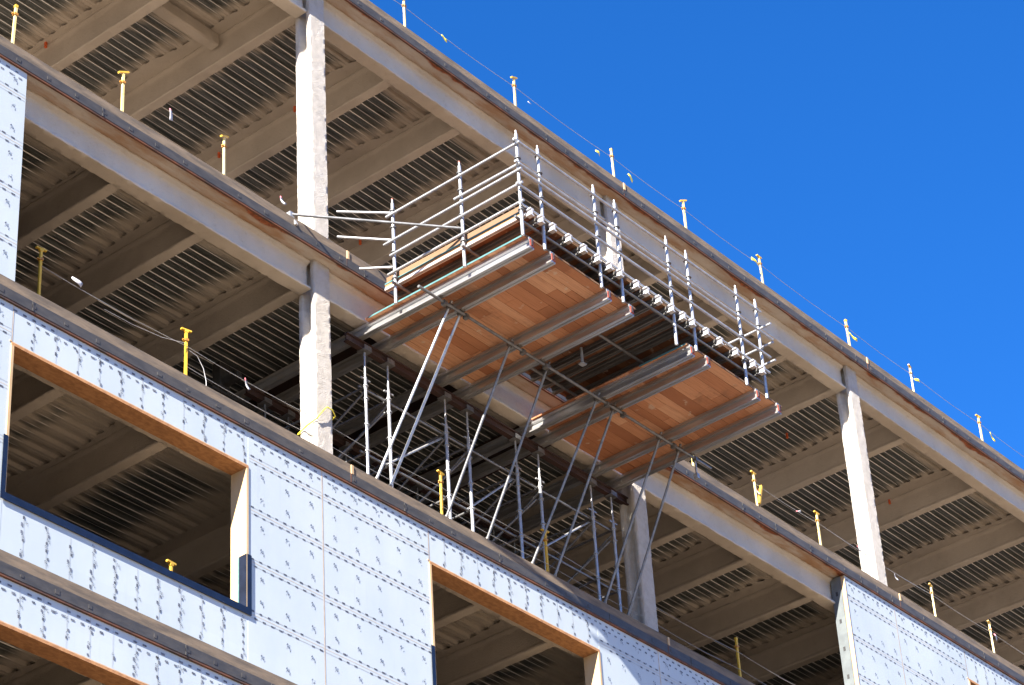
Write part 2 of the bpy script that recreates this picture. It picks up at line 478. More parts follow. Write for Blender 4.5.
def slab(level, name, deckm, beams, gird_drop=.95, spray=True):
    # concrete floor on ribbed deck
    s = MB().box(X0, X1, 0, DEPTH, level-.175, level)
    fl = obj('roof_slab' if name == 'R' else 'floor_slab', s, ['slab'], bld)
    e = MB()
    e.box(X0, X1, -.014, .03, level-.34, level-.176)
    x = X0 + .3
    while x < X1:
        if 17 < x < 58:
            w = random.uniform(.05, .09); h = random.uniform(.04, .07)
            e.box(x, x+w, -.019, -.0142, level-.26-h/2, level-.26+h/2, 0)
            if random.random() < .2: e.box(x, x+.03, -.02, -.0142, level-.339, level-.18, 0)
        x += random.choice((.55, .6, .6, 1.2))
    for cx in COLX:
        jx = cx + random.uniform(.05, .35)
        e.box(jx, jx+.02, -.017, -.0143, level-.335, level-.18, 1)
        e.box(jx+.02, jx+.07, -.018, -.0005, level-.17, level-.01, 2)
    obj('edge_angle', e, ['angle', 'rust', 'ply'], fl)
    r = MB().box(X0, X1, -.008, .03, level-.372, level-.342)
    obj('rusty_edge_strip', r, ['rust'], fl)
    so = MB().box(X0, X1, .031, .60, level-.345, level-.178)
    obj('edge_soffit', so, ['soffit'], fl)
    # ribbed metal deck
    pts = []
    zb = level-.30
    y = .602
    while y < DEPTH - .4:
        pts += [(y-.029, zb+.062), (y-.011, zb+.012), (y, zb), (y+.042, zb), (y+.046, zb+.008), (y+.056, zb+.008), (y+.060, zb), (y+.116, zb), (y+.146, zb+.062), (y+.192, zb+.062), (y+.200, zb+.053), (y+.212, zb+.053), (y+.216, zb+.062)]
        y += .305
    d = MB().extr(pts, 0, [X0+.01, X1-.01], closed=False)
    npr = len(pts)
    for q in range(len(d.f)):
        if (q % npr) % 13 in (1, 9): d.m[q] = 1          # outward-facing rib sides, their glint painted as a near-white colour
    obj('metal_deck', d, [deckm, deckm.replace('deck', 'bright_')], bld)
    # perimeter girders between the columns
    zt, zbm = level-.344, level-gird_drop
    yc = .42
    prof = [(yc-.13, zt), (yc-.13, zt-.05), (yc-.06, zt-.075), (yc-.045, zt-.12), (yc-.045, zbm+.10), (yc-.06, zbm+.07), (yc-.135, zbm+.055), (yc-.135, zbm),
            (yc+.135, zbm), (yc+.135, zbm+.055), (yc+.06, zbm+.07), (yc+.045, zbm+.10), (yc+.045, zt-.12), (yc+.06, zt-.075), (yc+.13, zt-.05), (yc+.13, zt)]
    prof = densify(chamfer(prof, .012), .07)
    for i in range(len(COLX)-1):
        a, b = COLX[i]+.205, COLX[i+1]-.205
        gmb = MB().extr(prof, 0, stations(a, b, .05 if i < 4 else .5), 0, .016, i)
        obj('girder', gmb, ['fire'], bld, 40)
    # floor beams running back from the girders
    zt, zbm = level-.302, level-gird_drop+.03
    h = BW/2
    prof = [(-h, zt), (-h, zt-.05), (-.06, zt-.08), (-.045, zt-.13), (-.045, zbm+.11), (-.06, zbm+.075), (-h, zbm+.055), (-h, zbm),
            (h, zbm), (h, zbm+.055), (.06, zbm+.075), (.045, zbm+.11), (.045, zt-.13), (.06, zt-.08), (h, zt-.05), (h, zt)]
    prof = chamfer(prof, .012)
    for i, bx in enumerate(beams):
        near = 17 < bx < 58
        st = stations(.575, 6.0, .07) + [DEPTH-.3] if near else [.575, DEPTH-.3]
        bm_ = MB().extr([(p+bx, q) for p, q in prof], 1, st, 0, .014 if near else 0, i)
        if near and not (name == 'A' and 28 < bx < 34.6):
            # overspray feathering out over the ribs beside the beam
            for sg in (-1, 1):
                vs = []; fs = []; yy = .575; q = 0; nx = 5
                while yy < 6.0:
                    u = ((yy - .602) % .305)/.305
                    wd = .30 + .24*(noise.noise((bx*3.1, yy*.55, level + sg)) ) + .03*noise.noise((bx, yy*7.0, sg*4.0 + level)) - (.02 if .45 < u < .72 else 0)
                    wd = max(.14, wd)
                    for k in range(nx):
                        t = k/(nx-1)
                        vs.append((bx + sg*(h*.4 + (wd-h*.4)*t), yy, zt - .014*(1-t)**.7 + .0016*t + .004*noise.noise((bx + t*5, yy*6, level))))
                    if q:
                        o_ = (q-1)*nx
                        fs += [(o_+k, o_+k+1, o_+nx+k+1, o_+nx+k) for k in range(nx-1)]
                    q += 1; yy += .032
                bm_.add(vs, fs)
        obj('floor_beam', bm_, ['oldsteel' if name == 'A' and 28 < bx < 34.6 else 'fire'], bld, 40)  # beams behind the shoring take the dark steel colour as painted shade
    return fl
slab(ROOF_Z, 'R', 'deckR', RB)
slab(A_Z, 'A', 'deckA', AB, .93)
slab(B_Z, 'B', 'deckB', BB, .93)
slab(C_Z, 'C', 'deckC', CB, .93)
# a short sprayed cross beam under the roof
zt = ROOF_Z-.302
prof = chamfer([(2.33, zt), (2.33, zt-.28), (2.55, zt-.28), (2.55, zt)], .03)
obj('cross_beam', MB().extr(prof, 0, stations(RB[0]+.1, RB[0]+.2, 1) if False else stations(23.9, 26.02, .1), 0, .015, 9), ['fire'], bld, 40)

# columns
def col_profile(cx):
    y0 = .22
    pr = [(-.19, y0), (.19, y0), (.19, y0+.095), (.075, y0+.125), (.06, y0+.15), (.06, y0+.21), (.075, y0+.235), (.19, y0+.265), (.19, y0+.36), (-.19, y0+.36),
          (-.19, y0+.265), (-.075, y0+.235), (-.06, y0+.21), (-.06, y0+.15), (-.075, y0+.125), (-.19, y0+.095)]
    return densify(chamfer([(a+cx, b) for a, b in pr], .016), .045)
for i, cx in enumerate(COLX):
    near = i <= 4
    for (za, zb) in ((C_Z, B_Z-.345), (B_Z, A_Z-.345), (A_Z, ROOF_Z-.345)):
        cm = MB().extr(col_profile(cx), 2, stations(za, zb, .035 if near else 1.0), 0, .010 if near else 0, i*3.7+za)
        obj('column', cm, ['colfire'], bld, 42)
for cx in COLX[::2]:
    obj('rear_column', MB().box(cx-.2, cx+.2, DEPTH-.7, DEPTH-.3, C_Z, ROOF_Z-.30), ['core'], bld)
# unseen rear and end walls, added to darken the floors below the roof storey
obj('rear_wall', MB().box(X0, X1, DEPTH-.25, DEPTH-.05, 0, A_Z-.176), ['core'], bld)
obj('end_wall', MB().box(X0-.2, X0-.002, .3, DEPTH, 0, A_Z-.35), ['core'], bld)
obj('end_wall', MB().box(X1+.002, X1+.2, .3, DEPTH, 0, A_Z-.2), ['core'], bld)

# ------------------------------------------------------------------ wall sheathing
YF = .03
def q_mark(mb, x, z, w, h, mi, ang=0, yf=None):
    y = (YF if yf is None else yf) - .0025
    c, s = math.cos(ang), math.sin(ang)
    pts = []
    for a, b in ((-w/2, -h/2), (w/2, -h/2), (w/2, h/2), (-w/2, h/2)):
        pts.append((x + a*c - b*s, y, z + a*s + b*c))
    mb.add(pts, [(0, 1, 2, 3)], mi)
def smudge(mb, x, z, k=1.0):
    f = random.uniform(.85, 1.1)
    for (dx, dz, w, h, mi, a) in SMUDGE:
        if random.random() < .9:
            q_mark(mb, x + dx*k, z + dz*k*f, w*k, h*k, mi, a)
SMUDGE = [(-.035, .045, .045, .016, 1, .9), (-.012, .020, .05, .014, 2, .9), (.012, -.004, .045, .016, 1, .8), (.036, -.030, .04, .014, 2, .9),
          (-.030, .000, .03, .012, 2, .2), (.022, .040, .026, .012, 2, .3), (.040, -.060, .03, .012, 1, .9), (-.045, -.03, .02, .01, 2, .4)]
def dash_row(mb, xa, xb, z, off):
    x = xa + off
    while x < xb - .03:
        if random.random() < .93:
            q_mark(mb, x, z + random.uniform(-.004, .004), random.uniform(.055, .075), random.uniform(.026, .034), 1)
            if random.random() < .15: q_mark(mb, x + .05, z+.01, .03, .02, 2, .6)
        x += .172
def pier_marks(mb, xa, xb, za, zb, seams, z_top):
    for (pa, pb) in ((xa, xb),):
        # rows under the slab
        for dz, off in ((.075, .04), (.17, .11)):
            dash_row(mb, pa+.05, pb-.03, z_top-dz, off)
        for zs in seams:
            if not (za + .15 < zs < zb - .2): continue
            for dz, off in ((.055, .05), (-.055, .12)):
                dash_row(mb, pa+.04, pb-.03, zs+dz, off)
                q_mark(mb, (pa+pb)/2, zs+dz*.98, pb-pa-.04, .007, 3)
            q_mark(mb, (pa+pb)/2, zs, pb-pa-.02, .006, 4)
        for zs in list(seams) + [min(seams)-.88]:
            for dz in (.24, .62):
                z = zs + dz
                if za + .1 < z < zb - .12:
                    n = max(1, int((pb-pa)/.42))
                    for k in range(n):
                        if random.random() < .95:
                            smudge(mb, pa + (k+.55)*(pb-pa)/n + random.uniform(-.015, .015), z + random.uniform(-.015, .015), .85)
def strip_marks(mb, xa, xb, za, zb, top_rows=True):
    if top_rows:
        for dz, off in ((.075, .04), (.165, .11)): dash_row(mb, xa, xb, zb-dz, off)
    k = xa + .39
    while k < xb - .05:
        q_mark(mb, k, (za+zb)/2, .006, zb-za-.02, 3)
        z = za + .05
        while z < zb - (.2 if top_rows else .04):
            if random.random() < .8: q_mark(mb, k + random.choice((-.028, .0, .03)), z, .036, random.uniform(.035, .06), 1)
            if random.random() < .55: smudge(mb, k + random.uniform(-.02, .06), z + .05, .58)
            z += .115
        k += .413
PM = ['panel', 'mark', 'smudge', 'line', 'seam']
WOPEN = [(19.80, 24.42), (28.50, 32.88), (37.2, 41.6), (45.9, 50.3), (54.4, 58.8), (62.9, 67.2)]
def window_opening(xa, xb, za, zb, marks=True):
    f = MB()
    yo, yi, t = YF-.014, .34, .045
    f.box(xa, xb, yo, yi, zb-t, zb, 0)                         # head board
    f.box(xa, xa+t, yo, yi, za, zb-t-.001, 1)                  # jambs
    f.box(xb-t, xb, yo, yi, za, zb-t-.001, 1)
    f.box(xa+t+.001, xb-t-.001, yo+.03, yi, za, za+t, 1)
    f.box(xa-.035, xa-.001, YF-.010, YF+.05, zb+.003, zb+.024, 1)
    w = obj('window_opening', f, ['osb', 'ply'], bld)
    mm = MB()
    mm.box(xa-.05, xb+.05, YF-.028, YF-.0145, za-.06, za+.05)                   # strip over the sill edge
    mm.box(xa+t+.002, xb-t-.002, YF-.014, yi-.02, za+t+.001, za+t+.008)
    mm.box(xb-.03, xb+.055, YF-.022, YF-.0146, za+.051, za+.93)                 # strip up the jamb edges
    mm.box(xa-.05, xa+.03, YF-.022, YF-.0146, za+.051, za+.93)
    mm.box(xb-t-.006, xb-t-.001, YF-.0146, YF+.13, za+.055, za+.93)
    obj('sill_membrane', mm, ['navy'], w)
    tt = MB()
    tt.box(xb-t-.009, xb-t-.0005, YF+.131, YF+.15, za+.055, za+.92)
    obj('membrane_edge', tt, ['teal'], w)
def wall(zlo, zhi, wz0, wz1, seams, xa, xb, opens):
    yb = YF + .14
    xs = xa
    opens = [w for w in opens if w[1] > xa and w[0] < xb]
    segs = []
    for w in opens:
        if w[0] > xs + .05: segs.append((xs, w[0]))
        xs = w[1]
    if xb > xs + .05: segs.append((xs, xb))
    for (a, b) in segs:
        mb = MB().box(a+.001, b-.001, YF, yb, zlo, zhi)
        if b > 16 and a < 58:
            mid = (a+b)/2 - .43 if b-a > 3 else None
            parts = [(a, mid), (mid, b)] if mid else [(a, b)]
            for (pa, pb) in parts: pier_marks(mb, pa, pb, zlo, zhi, seams, zhi)
            if mid: q_mark(mb, mid, (zlo+zhi)/2, .016, zhi-zlo, 4, 0, YF-.0012)
        obj('wall_pier', mb, PM, bld)
    for (a, b) in opens:
        a2, b2 = max(a, xa), min(b, xb)
        mb = MB().box(a2+.001, b2-.001, YF+.002, yb, wz1+.001, zhi)
        if 16 < b and a < 58:
            strip_marks(mb, a2, b2, wz1+.02, zhi)
            q_mark(mb, a2+.008, (wz1+zhi)/2, .012, zhi-wz1, 4)
            q_mark(mb, (a2+b2)/2, wz1+.012, b2-a2, .02, 4)
        obj('lintel_panel', mb, PM, bld)
        mb = MB().box(a2+.001, b2-.001, YF+.002, yb, zlo, wz0-.001)
        if 16 < b and a < 58: strip_marks(mb, a2, b2, zlo+.02, wz0-.14, False)
        obj('sill_panel', mb, PM, bld)
        window_opening(a2, b2, wz0, wz1)
SEAM_B = [22.58, 21.70, 20.83, 19.97]
wall(C_Z+.003, B_Z-.373, 19.98, 22.42, SEAM_B, X0, X1, WOPEN)
SEAM_C = [18.30, 17.42, 16.55, 15.70]
wall(14.95, C_Z-.373, 15.70, 18.13, SEAM_C, X0, X1, WOPEN)
SEAM_A = [26.70, 25.82, 24.95, 24.07]
wall(B_Z+.003, A_Z-.373, 24.1, 26.47, SEAM_A, X0, 19.80, [])
wall(B_Z+.003, A_Z-.373, 24.1, 26.47, SEAM_A, 41.37, X1, [(45.9, 50.3), (54.4, 58.8), (62.9, 67.2)])
# cut end of the right-hand upper wall: timber strip and punched stud
e = MB()
e.box(41.355, 41.3695, YF-.012, YF+.075, B_Z+.005, A_Z-.38, 0)
e.box(41.33, 41.3695, YF+.076, YF+.30, B_Z+.005, A_Z-.38, 1)
z = B_Z + .3
while z < A_Z-.5:
    e.box(41.326, 41.3295, YF+.165, YF+.215, z, z+.09, 2); z += .61
obj('wall_end_stud', e, ['ply', 'stud', 'hole'], bld)
# lower storeys down to the ground
low = MB().box(X0, X1, YF+.05, YF+.3, 0, 14.94)
for zz in (2.4, 6.6, 10.8):
    for (a, b) in WOPEN:
        low.box(a, b, YF+.03, YF+.049, zz, zz+2.4, 1)
obj('lower_wall', low, ['panel', 'navy'], bld)

def boards(x0, x1, y0, y1, z, th, wmin, wmax, lmin, lmax):
    # loose boards running along x, uneven widths, lengths and gaps
    mb = MB()
    y = y0
    while y < y1 - .04:
        w = min(random.uniform(wmin, wmax), y1 - y)
        x = x0
        while x < x1 - .02:
            l = random.uniform(lmin, lmax)
            if x + l > x1 - .4: l = x1 - x
            dz = random.uniform(0, .007); g = random.uniform(.003, .012)
            mb.box(x + .003, x + l - .003, y + g/2, y + w - g/2, z + dz, z + dz + th)
            mb.tone += [random.random()]*6
            x += l
        y += w
    mb.box(x0, x1, y0, y1, z + th + .0075, z + th + .012)
    mb.tone += [0]*6
    return mb
# ------------------------------------------------------------------ cantilevered platform
PZ = 26.56        # underside of the lower deck
YO = -3.2         # outer line
plat = thing('cantilever_scaffold', (30.9, -1.5, PZ), 'two-level cantilevered scaffold platform of orange planks, aluminium beams and galvanised rails', 'scaffold')
# lower deck: two bays
for (a, b) in ((27.33, 30.22), (31.65, 34.45)):
    d = boards(a, b, YO, .20, PZ, .018, .13, .29, .7, 2.6)
    dk = obj('plank_deck', d, ['plank'], plat)
    e = MB()
    e.box(a-.006, a-.0005, YO+.02, .12, PZ+.001, PZ+.03, 0)
    if a > 30: e = MB().box(a-.006, a-.0005, YO+.02, YO+1.0, PZ+.001, PZ+.03, 0)
    obj('teal_edge', e, ['teal'], dk)
    e = MB().box(a, b, YO-.012, YO-.0005, PZ-.004, PZ+.03, 0)
    obj('edge_board', e, ['ply2'], dk)
# main aluminium beams
def beam_profile(x, zt, h=.205, w=.08):
    zb = zt - h
    return [(x-w*.75, zb), (x-w*.25, zb), (x-w*.20, zb+.016), (x+w*.20, zb+.016), (x+w*.25, zb), (x+w*.75, zb), (x+w*.75, zb+.028), (x+.016, zb+.036), (x+.010, zb+.05),
            (x+.010, zt-.062), (x+.03, zt-.055), (x+w*.62, zt-.05), (x+w*.62, zt-.001), (x-w*.62, zt-.001), (x-w*.62, zt-.05), (x-.03, zt-.055), (x-.010, zt-.062), (x-.010, zb+.05), (x-.016, zb+.036), (x-w*.75, zb+.028)]
BX = [27.46, 28.00, 29.46, 30.06, 31.74, 32.20, 33.66, 34.30]
for x in BX:
    b = MB().extr(beam_profile(x, PZ-.001), 1, [YO-.04, 3.4])
    bo = obj('aluminium_beam', b, ['alu'], plat)
    c = MB()
    for sx in (-1, 1):
        c.box(x+sx*.028-.016, x+sx*.028+.016, YO-.052, YO-.041, PZ-.17, PZ-.045, 0)
    c.box(x-.011, x+.011, YO-.06, YO-.041, PZ-.15, PZ-.02, 1)
    obj('end_cap', c, ['red', 'black'], bo)
# ledger tube under the beams, with couplers
led = MB().tube((26.95, -1.30, PZ-.240), (34.9, -1.30, PZ-.240), .026)
lo = obj('ledger_tube', led, ['tubeg'], plat, 40)
for x in BX:
    c = MB()
    c.box(x-.05, x+.05, -1.36, -1.24, PZ-.215, PZ-.175)
    c.tube((x+.10, -1.30, PZ-.240), (x+.16, -1.30, PZ-.240), .045)
    c.box(x+.09, x+.16, -1.345, -1.255, PZ-.30, PZ-.23)
    obj('coupler', c, ['coup'], lo)
# raking tubes from the floor edge up to the ledger
rak = [(27.77, 27.44), (28.05, 27.77), (29.32, 29.14), (30.30, 30.17), (31.66, 31.34), (32.12, 31.95), (33.45, 33.33), (34.02, 33.99)]
for i, (xt, xb) in enumerate(rak):
    t0 = V((xb, .22, B_Z+.02)); t1 = V((xt, -1.25, PZ-.20))
    d = (t1 - t0).normalized()
    r = obj('raker_tube', MB().tube(t0, t1 + d*.10, .0235), ['tube' if i < 2 else 'tubeg'], plat, 40)  # from the third raker on, a darker tube colour stands in for shade
    obj('base_plate', MB().box(xb-.07, xb+.07, .15, .29, B_Z+.001, B_Z+.012).tube(t0, t0 + d*.16, .034), ['coup'], r)
    obj('coupler', MB().tube(t1 - d*.05, t1 + d*.03, .042).box(t1.x-.04, t1.x+.04, t1.y-.05, t1.y+.05, t1.z-.03, t1.z+.03), ['coup'], r)
# standards
std = [(27.28, YO-.02), (27.83, YO-.02), (29.30, YO-.02), (29.88, YO-.02), (31.32, YO-.02), (31.90, YO-.02), (33.38, YO-.02), (33.98, YO-.02),
       (27.29, -2.0), (27.29, -.52), (34.30, -1.8)]
for i, (x, y) in enumerate(std):
    zb = PZ + .0 if i not in (4,) else PZ - .15
    s = MB().tube((x, y, zb-.03), (x, y, 28.56), .029, 0, 12).tube((x, y, 28.56), (x, y, 28.63), .017, 0, 10)
    so = obj('standard', s, ['tube'], plat, 40)
    for z in (27.02, 27.55, 28.05, 28.40):
        r = MB().tube((x, y, z), (x, y, z+.012), .056, 0, 12).tube((x, y, z-.03), (x, y, z+.05), .034, 0, 10)
        obj('rosette', r, ['tubeg'], so, 40)
    if i in (8, 9): obj('red_cap', MB().tube((x, y, 28.631), (x, y, 28.66), .018, 0, 8), ['red'], so, 40)
# guard rails
def rail(p0, p1, r=.023, mat='tube'):
    d = (V(p1)-V(p0)).normalized()
    o = obj('guard_rail', MB().tube(p0, p1, r), [mat], plat, 40)
    return o
yr = YO - .065
for z, xa, xb in ((28.37, 27.15, 34.05), (27.92, 27.15, 34.35), (27.80, 27.25, 33.2), (27.47, 27.15, 34.2), (27.10, 27.2, 34.1)):
    rail((xa, yr, z), (xb, yr, z))
for z, ya in ((28.30, -.42), (27.76, -.35), (27.48, -.48), (27.12, -.42)):
    rail((27.235, YO-.12, z+.03), (27.235, ya, z))
rail((27.235, YO-.10, 27.9), (27.235, -1.9, 27.9))
rail((34.36, YO-.06, 28.28), (34.36, -1.5, 28.28)); rail((34.36, YO-.06, 27.88), (34.36, -1.5, 27.88)); rail((34.36, YO-.06, 27.5), (34.36, -1.5, 27.5))
# return rails and the long tie back to the floor edge
rail((27.26, -.50, 28.36), (26.72, .22, 28.47)); rail((27.26, -.50, 27.80), (26.72, .22, 27.95)); rail((27.26, -.50, 27.25), (26.95, -.05, 27.28))
rail((25.42, .10, 27.66), (27.31, -1.98, 27.31), .024, 'tubeg')
obj('tie_clamp', MB().box(25.40, 25.50, .04, .16, A_Z+.005, A_Z+.14).bar((25.47, .02, A_Z-.02), (25.47, -.03, A_Z-.14), .05, .03), ['tube'], plat)
# upper deck
UZ = 27.06       # top of the upper joists
jx = [27.40, 27.67, 27.97, 28.38, 28.77, 29.14, 29.45, 29.73, 30.18, 30.45, 30.79, 31.15, 31.47, 31.74, 32.14, 32.54, 33.0, 33.52, 33.8]
for i, x in enumerate(jx):
    j = MB().extr(beam_profile(x, UZ, .14, .055), 1, [YO-.05, -.25]) if i else MB().extr(beam_profile(x-.03, UZ-.064, .06, .05), 1, [YO-.05, -.25])
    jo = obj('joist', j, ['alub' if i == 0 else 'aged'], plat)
    ya, yb = YO-.15, YO-.051
    e = MB().extr([(x-.045, UZ-.14), (x+.045, UZ-.14), (x+.045, UZ-.118), (x+.014, UZ-.112), (x+.014, UZ-.03), (x+.045, UZ-.022), (x+.045, UZ), (x-.045, UZ), (x-.045, UZ-.022), (x-.014, UZ-.03), (x-.014, UZ-.112), (x-.045, UZ-.118)], 1, [ya, yb])
    obj('white_end', e, ['white'], jo)
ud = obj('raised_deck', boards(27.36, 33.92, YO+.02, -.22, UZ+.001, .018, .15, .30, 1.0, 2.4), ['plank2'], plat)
obj('teal_edge', MB().box(27.352, 27.3595, YO+.05, -.24, UZ+.002, UZ+.028), ['teal'], ud)
obj('edge_timber', MB().box(27.362, 27.395, YO+.05, -.24, UZ-.06, UZ-.0005), ['osb'], plat)
obj('toe_board', MB().box(27.40, 27.43, YO+.06, -.24, UZ+.0195, UZ+.17), ['ply2'], plat)
obj('edge_board', MB().box(27.36, 33.92, YO-.01, YO+.018, UZ+.001, UZ+.06), ['ply2'], plat)
for y in (YO+.05, -2.03, -.55):
    lt = obj('ledger_tube', MB().tube((27.2, y, UZ-.17), (34.1, y, UZ-.17), .026), ['tubeg'], plat, 40)
obj('hanging_bracket', MB().tube((30.9, -1.55, UZ-.16), (30.9, -1.55, UZ-.48), .026).box(30.84, 30.96, -1.6, -1.5, UZ-.5, UZ-.478), ['tube'], plat, 40)
# droppers at the right-hand end
obj('hanging_bracket', MB().tube((34.42, -1.30, PZ-.2), (34.42, -1.30, PZ-.6), .02).box(34.38, 34.46, -1.34, -1.26, PZ-.66, PZ-.56), ['tube'], plat, 40)

# ------------------------------------------------------------------ shoring under the platform
sh = thing('shoring_scaffold', (30.9, 1.3, B_Z), 'dark thicket of shoring posts, ledgers and braces standing on the floor beneath the cantilevered platform', 'shoring')
HB = PZ-.208
for y in (.47, 2.75):
    obj('header_beam', MB().extr([(y-.05, HB-.16), (y+.05, HB-.16), (y+.05, HB-.14), (y+.012, HB-.135), (y+.012, HB-.025), (y+.05, HB-.02), (y+.05, HB), (y-.05, HB), (y-.05, HB-.02), (y-.012, HB-.025), (y-.012, HB-.135), (y-.05, HB-.14)], 0, [27.15, 34.7]), ['oldsteel'], sh)
obj('tie_bracket', MB().box(26.72, 26.96, 2.95, 3.12, 26.25, 26.75).box(26.6, 27.6, 3.0, 3.1, 26.18, 26.24).box(26.78, 26.9, 2.6, 3.1, 26.3, 26.42), ['black'], sh)
PX = [27.60, 28.17, 29.62, 30.20, 31.50, 32.13, 33.62, 34.22]
for y in (.47, 2.75):
    for x in PX:
        s = MB().tube((x, y, B_Z+.06), (x, y, 25.62), .030, 0, 10).tube((x, y, 25.62), (x, y, HB-.175), .018, 0, 8)
        s.tube((x, y, B_Z+.01), (x, y, B_Z+.06), .02, 0, 8).box(x-.07, x+.07, y-.07, y+.07, B_Z+.001, B_Z+.01)
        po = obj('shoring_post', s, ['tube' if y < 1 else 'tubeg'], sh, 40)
        h = MB().box(x-.10, x+.10, y-.085, y+.085, HB-.172, HB-.161).box(x-.085, x+.085, y-.085, y-.078, HB-.16, HB-.08).box(x-.085, x+.085, y+.078, y+.085, HB-.16, HB-.08)
        obj('head_plate', h, ['tubeg'], po)
        for z in (23.75, 24.25, 24.75, 25.25, 25.5):
            r = MB().tube((x, y, z), (x, y, z+.012), .056, 0, 10).tube((x, y, z-.025), (x, y, z+.04), .036, 0, 8)
            obj('rosette', r, ['tube' if y < 1 else 'tubeg'], po, 40)
        r = MB()
        r.box(x-.11, x+.11, y-.014, y+.014, 25.63, 25.655).tube((x, y, 25.62), (x, y, 25.68), .03, 0, 8)
        obj('wing_nut', r, ['tube' if y < 1 else 'tubeg'], po, 40)
for y in (.53, 2.69):
    for z, xa, xb in ((25.50, 27.5, 31.6), (25.50, 31.4, 34.3), (24.25, 27.5, 31.6), (24.25, 31.4, 34.3), (23.77, 27.5, 34.3)):
        obj('ledger', MB().tube((xa, y, z), (xb, y, z), .022), ['tubeg'], sh, 40)
    for k, (xa, xb) in enumerate(((27.60, 28.17), (29.62, 30.20), (31.50, 32.13), (33.62, 34.22))):
        pass
for k, x in enumerate(PX):
    obj('ledger', MB().tube((x, .5, 25.5), (x, 2.75, 25.5), .022), ['tubeg'], sh, 40)
    obj('ledger', MB().tube((x, .5, 24.25), (x, 2.75, 24.25), .022), ['tubeg'], sh, 40)
    obj('diagonal_brace', MB().tube((x+.03, .5, 25.45), (x+.03, 2.72, 24.3), .020), ['tubeg'], sh, 40)
for k in range(0, 8, 2):
    obj('diagonal_brace', MB().tube((PX[k]-.02, 2.62, 23.8), (PX[k+1], .56, 25.3), .020), ['tubeg'], sh, 40)
for k, (a, b) in enumerate(((1, 2), (3, 4), (5, 6))):
    obj('diagonal_brace', MB().tube((PX[b], .58, 25.45), (PX[a], .58, 24.3), .021), ['tube'], sh, 40)
    obj('diagonal_brace', MB().tube((PX[a], 2.62, 25.45), (PX[b], 2.62, 24.3), .021), ['tubeg'], sh, 40)

# ------------------------------------------------------------------ guard posts
def make_post(mat, top):
    t = thing('guard_post', (0, 0, 0), '', 'guard post', 'guard posts along the floor edges')
    p = MB().box(-.018, .018, -.018, .018, .012, 1.06)
    obj('pole', p, [mat], t)
    tb = MB()
    if top == 'T': tb.box(-.09, .09, -.02, .02, 1.061, 1.085).box(-.03, .03, -.022, .022, 1.03, 1.0605)
    elif top == 'tilt': tb.bar((-.09, 0, 1.05), (.10, 0, 1.14), .045, .028)
    else: tb.box(-.024, .024, -.024, .024, 1.03, 1.075)
    obj('top_bar', tb, ['yel'], t)
    cl = MB().box(-.032, .032, -.032, .032, .87, .91).box(-.06, -.0315, -.015, .015, .88, .90)
    obj('clamp', cl, ['oran'], t)
    obj('base_socket', MB().box(-.032, .032, -.032, .032, .0116, .14), ['oran'], t)
    obj('foot_plate', MB().box(-.07, .07, -.07, .07, .001, .0115), ['coup'], t)
    return t
G_POST = [
 # x, level, colour, top, lean, label
 (28.79, ROOF_Z, 'cream', 'tilt', 0, 'pale guard post with tilted top bar, leftmost on the roof edge'),
 (31.97, ROOF_Z, 'cream', 'tilt', .01, 'roof-edge guard post with tilted top bar, just above the scaffold corner standard'),
 (35.06, ROOF_Z, 'cream', 'none', -.03, 'pale yellow roof-edge guard post without a crossbar, between two yellow flags'),
 (37.45, ROOF_Z, 'cream', 'tilt', 0, 'roof-edge guard post with tilted crossbar above the middle of the scaffold rails'),
 (40.2, ROOF_Z, 'cream', 'T', -.04, 'leaning roof-edge guard post with a yellow flag flying at its left'),
 (43.5, ROOF_Z, 'cream', 'none', -.02, 'roof-edge guard post with a yellow flag tied at mid-height, above the right-hand column'),
 (46.1, ROOF_Z, 'cream', 'T', 0, 'T-topped roof-edge guard post, second from the right, with a small flag'),
 (49.07, ROOF_Z, 'cream', 'T', 0, 'rightmost T-topped guard post on the roof edge'),
 (19.70, A_Z, 'cream', 'none', .03, 'yellow guard post in the top left corner, above the sheathed wall'),
 (21.93, A_Z, 'cream', 'tilt', 0, 'yellow guard post second from the left on the upper floor edge'),
 (24.15, A_Z, 'cream', 'tilt', 0, 'yellow guard post on the upper floor edge, next left of the tall white column'),
 (36.78, A_Z, 'cream', 'none', 0, 'yellow guard post half hidden at the right end of the orange plank platform'),
 (38.9, A_Z, 'cream', 'T', -.02, 'yellow T-topped guard post with a crossed strut and pink tape near its foot'),
 (41.1, A_Z, 'cream', 'T', 0, 'yellow T-topped guard post just left of the right-hand column'),
 (45.43, A_Z, 'cream', 'T', 0, 'yellow T-topped guard post right of the right-hand column, above the sheathed wall'),
 (47.82, A_Z, 'cream', 'T', 0, 'yellow T-topped guard post with white ribbons, near the lower right corner'),
 (20.47, B_Z, 'yel', 'T', 0, 'dull yellow T-topped guard post at the far left, beside the sheathed wall edge'),
 (23.37, B_Z, 'yel', 'T', 0, 'orange-yellow guard post with white wire loops, left of the white column'),
 (29.20, B_Z, 'yel', 'T', .02, 'sunlit orange-yellow guard post in front of the shoring posts'),
 (31.95, B_Z, 'yel', 'T', 0, 'shaded yellow guard post in front of the dark right half of the shoring'),
 (37.58, B_Z, 'yel', 'none', 0, 'thin olive-yellow guard post right of the shaded middle column'),
 (23.3, C_Z, 'yel', 'T', 0, 'yellow T-topped guard post showing above the navy sill of the large left window'),
]
protos = {}
for (x, z, mat, top, lean, label) in G_POST:
    k = (mat, top)
    if k not in protos:
        o = make_post(mat, top); protos[k] = o
    else:
        o = copy_tree(protos[k])
    o.location = (x, .3, z); o.rotation_euler = (0, lean, random.uniform(-.25, .25))
    o['label'] = label
    if z == C_Z: o.location.y = .46; o.scale.z = 1.27
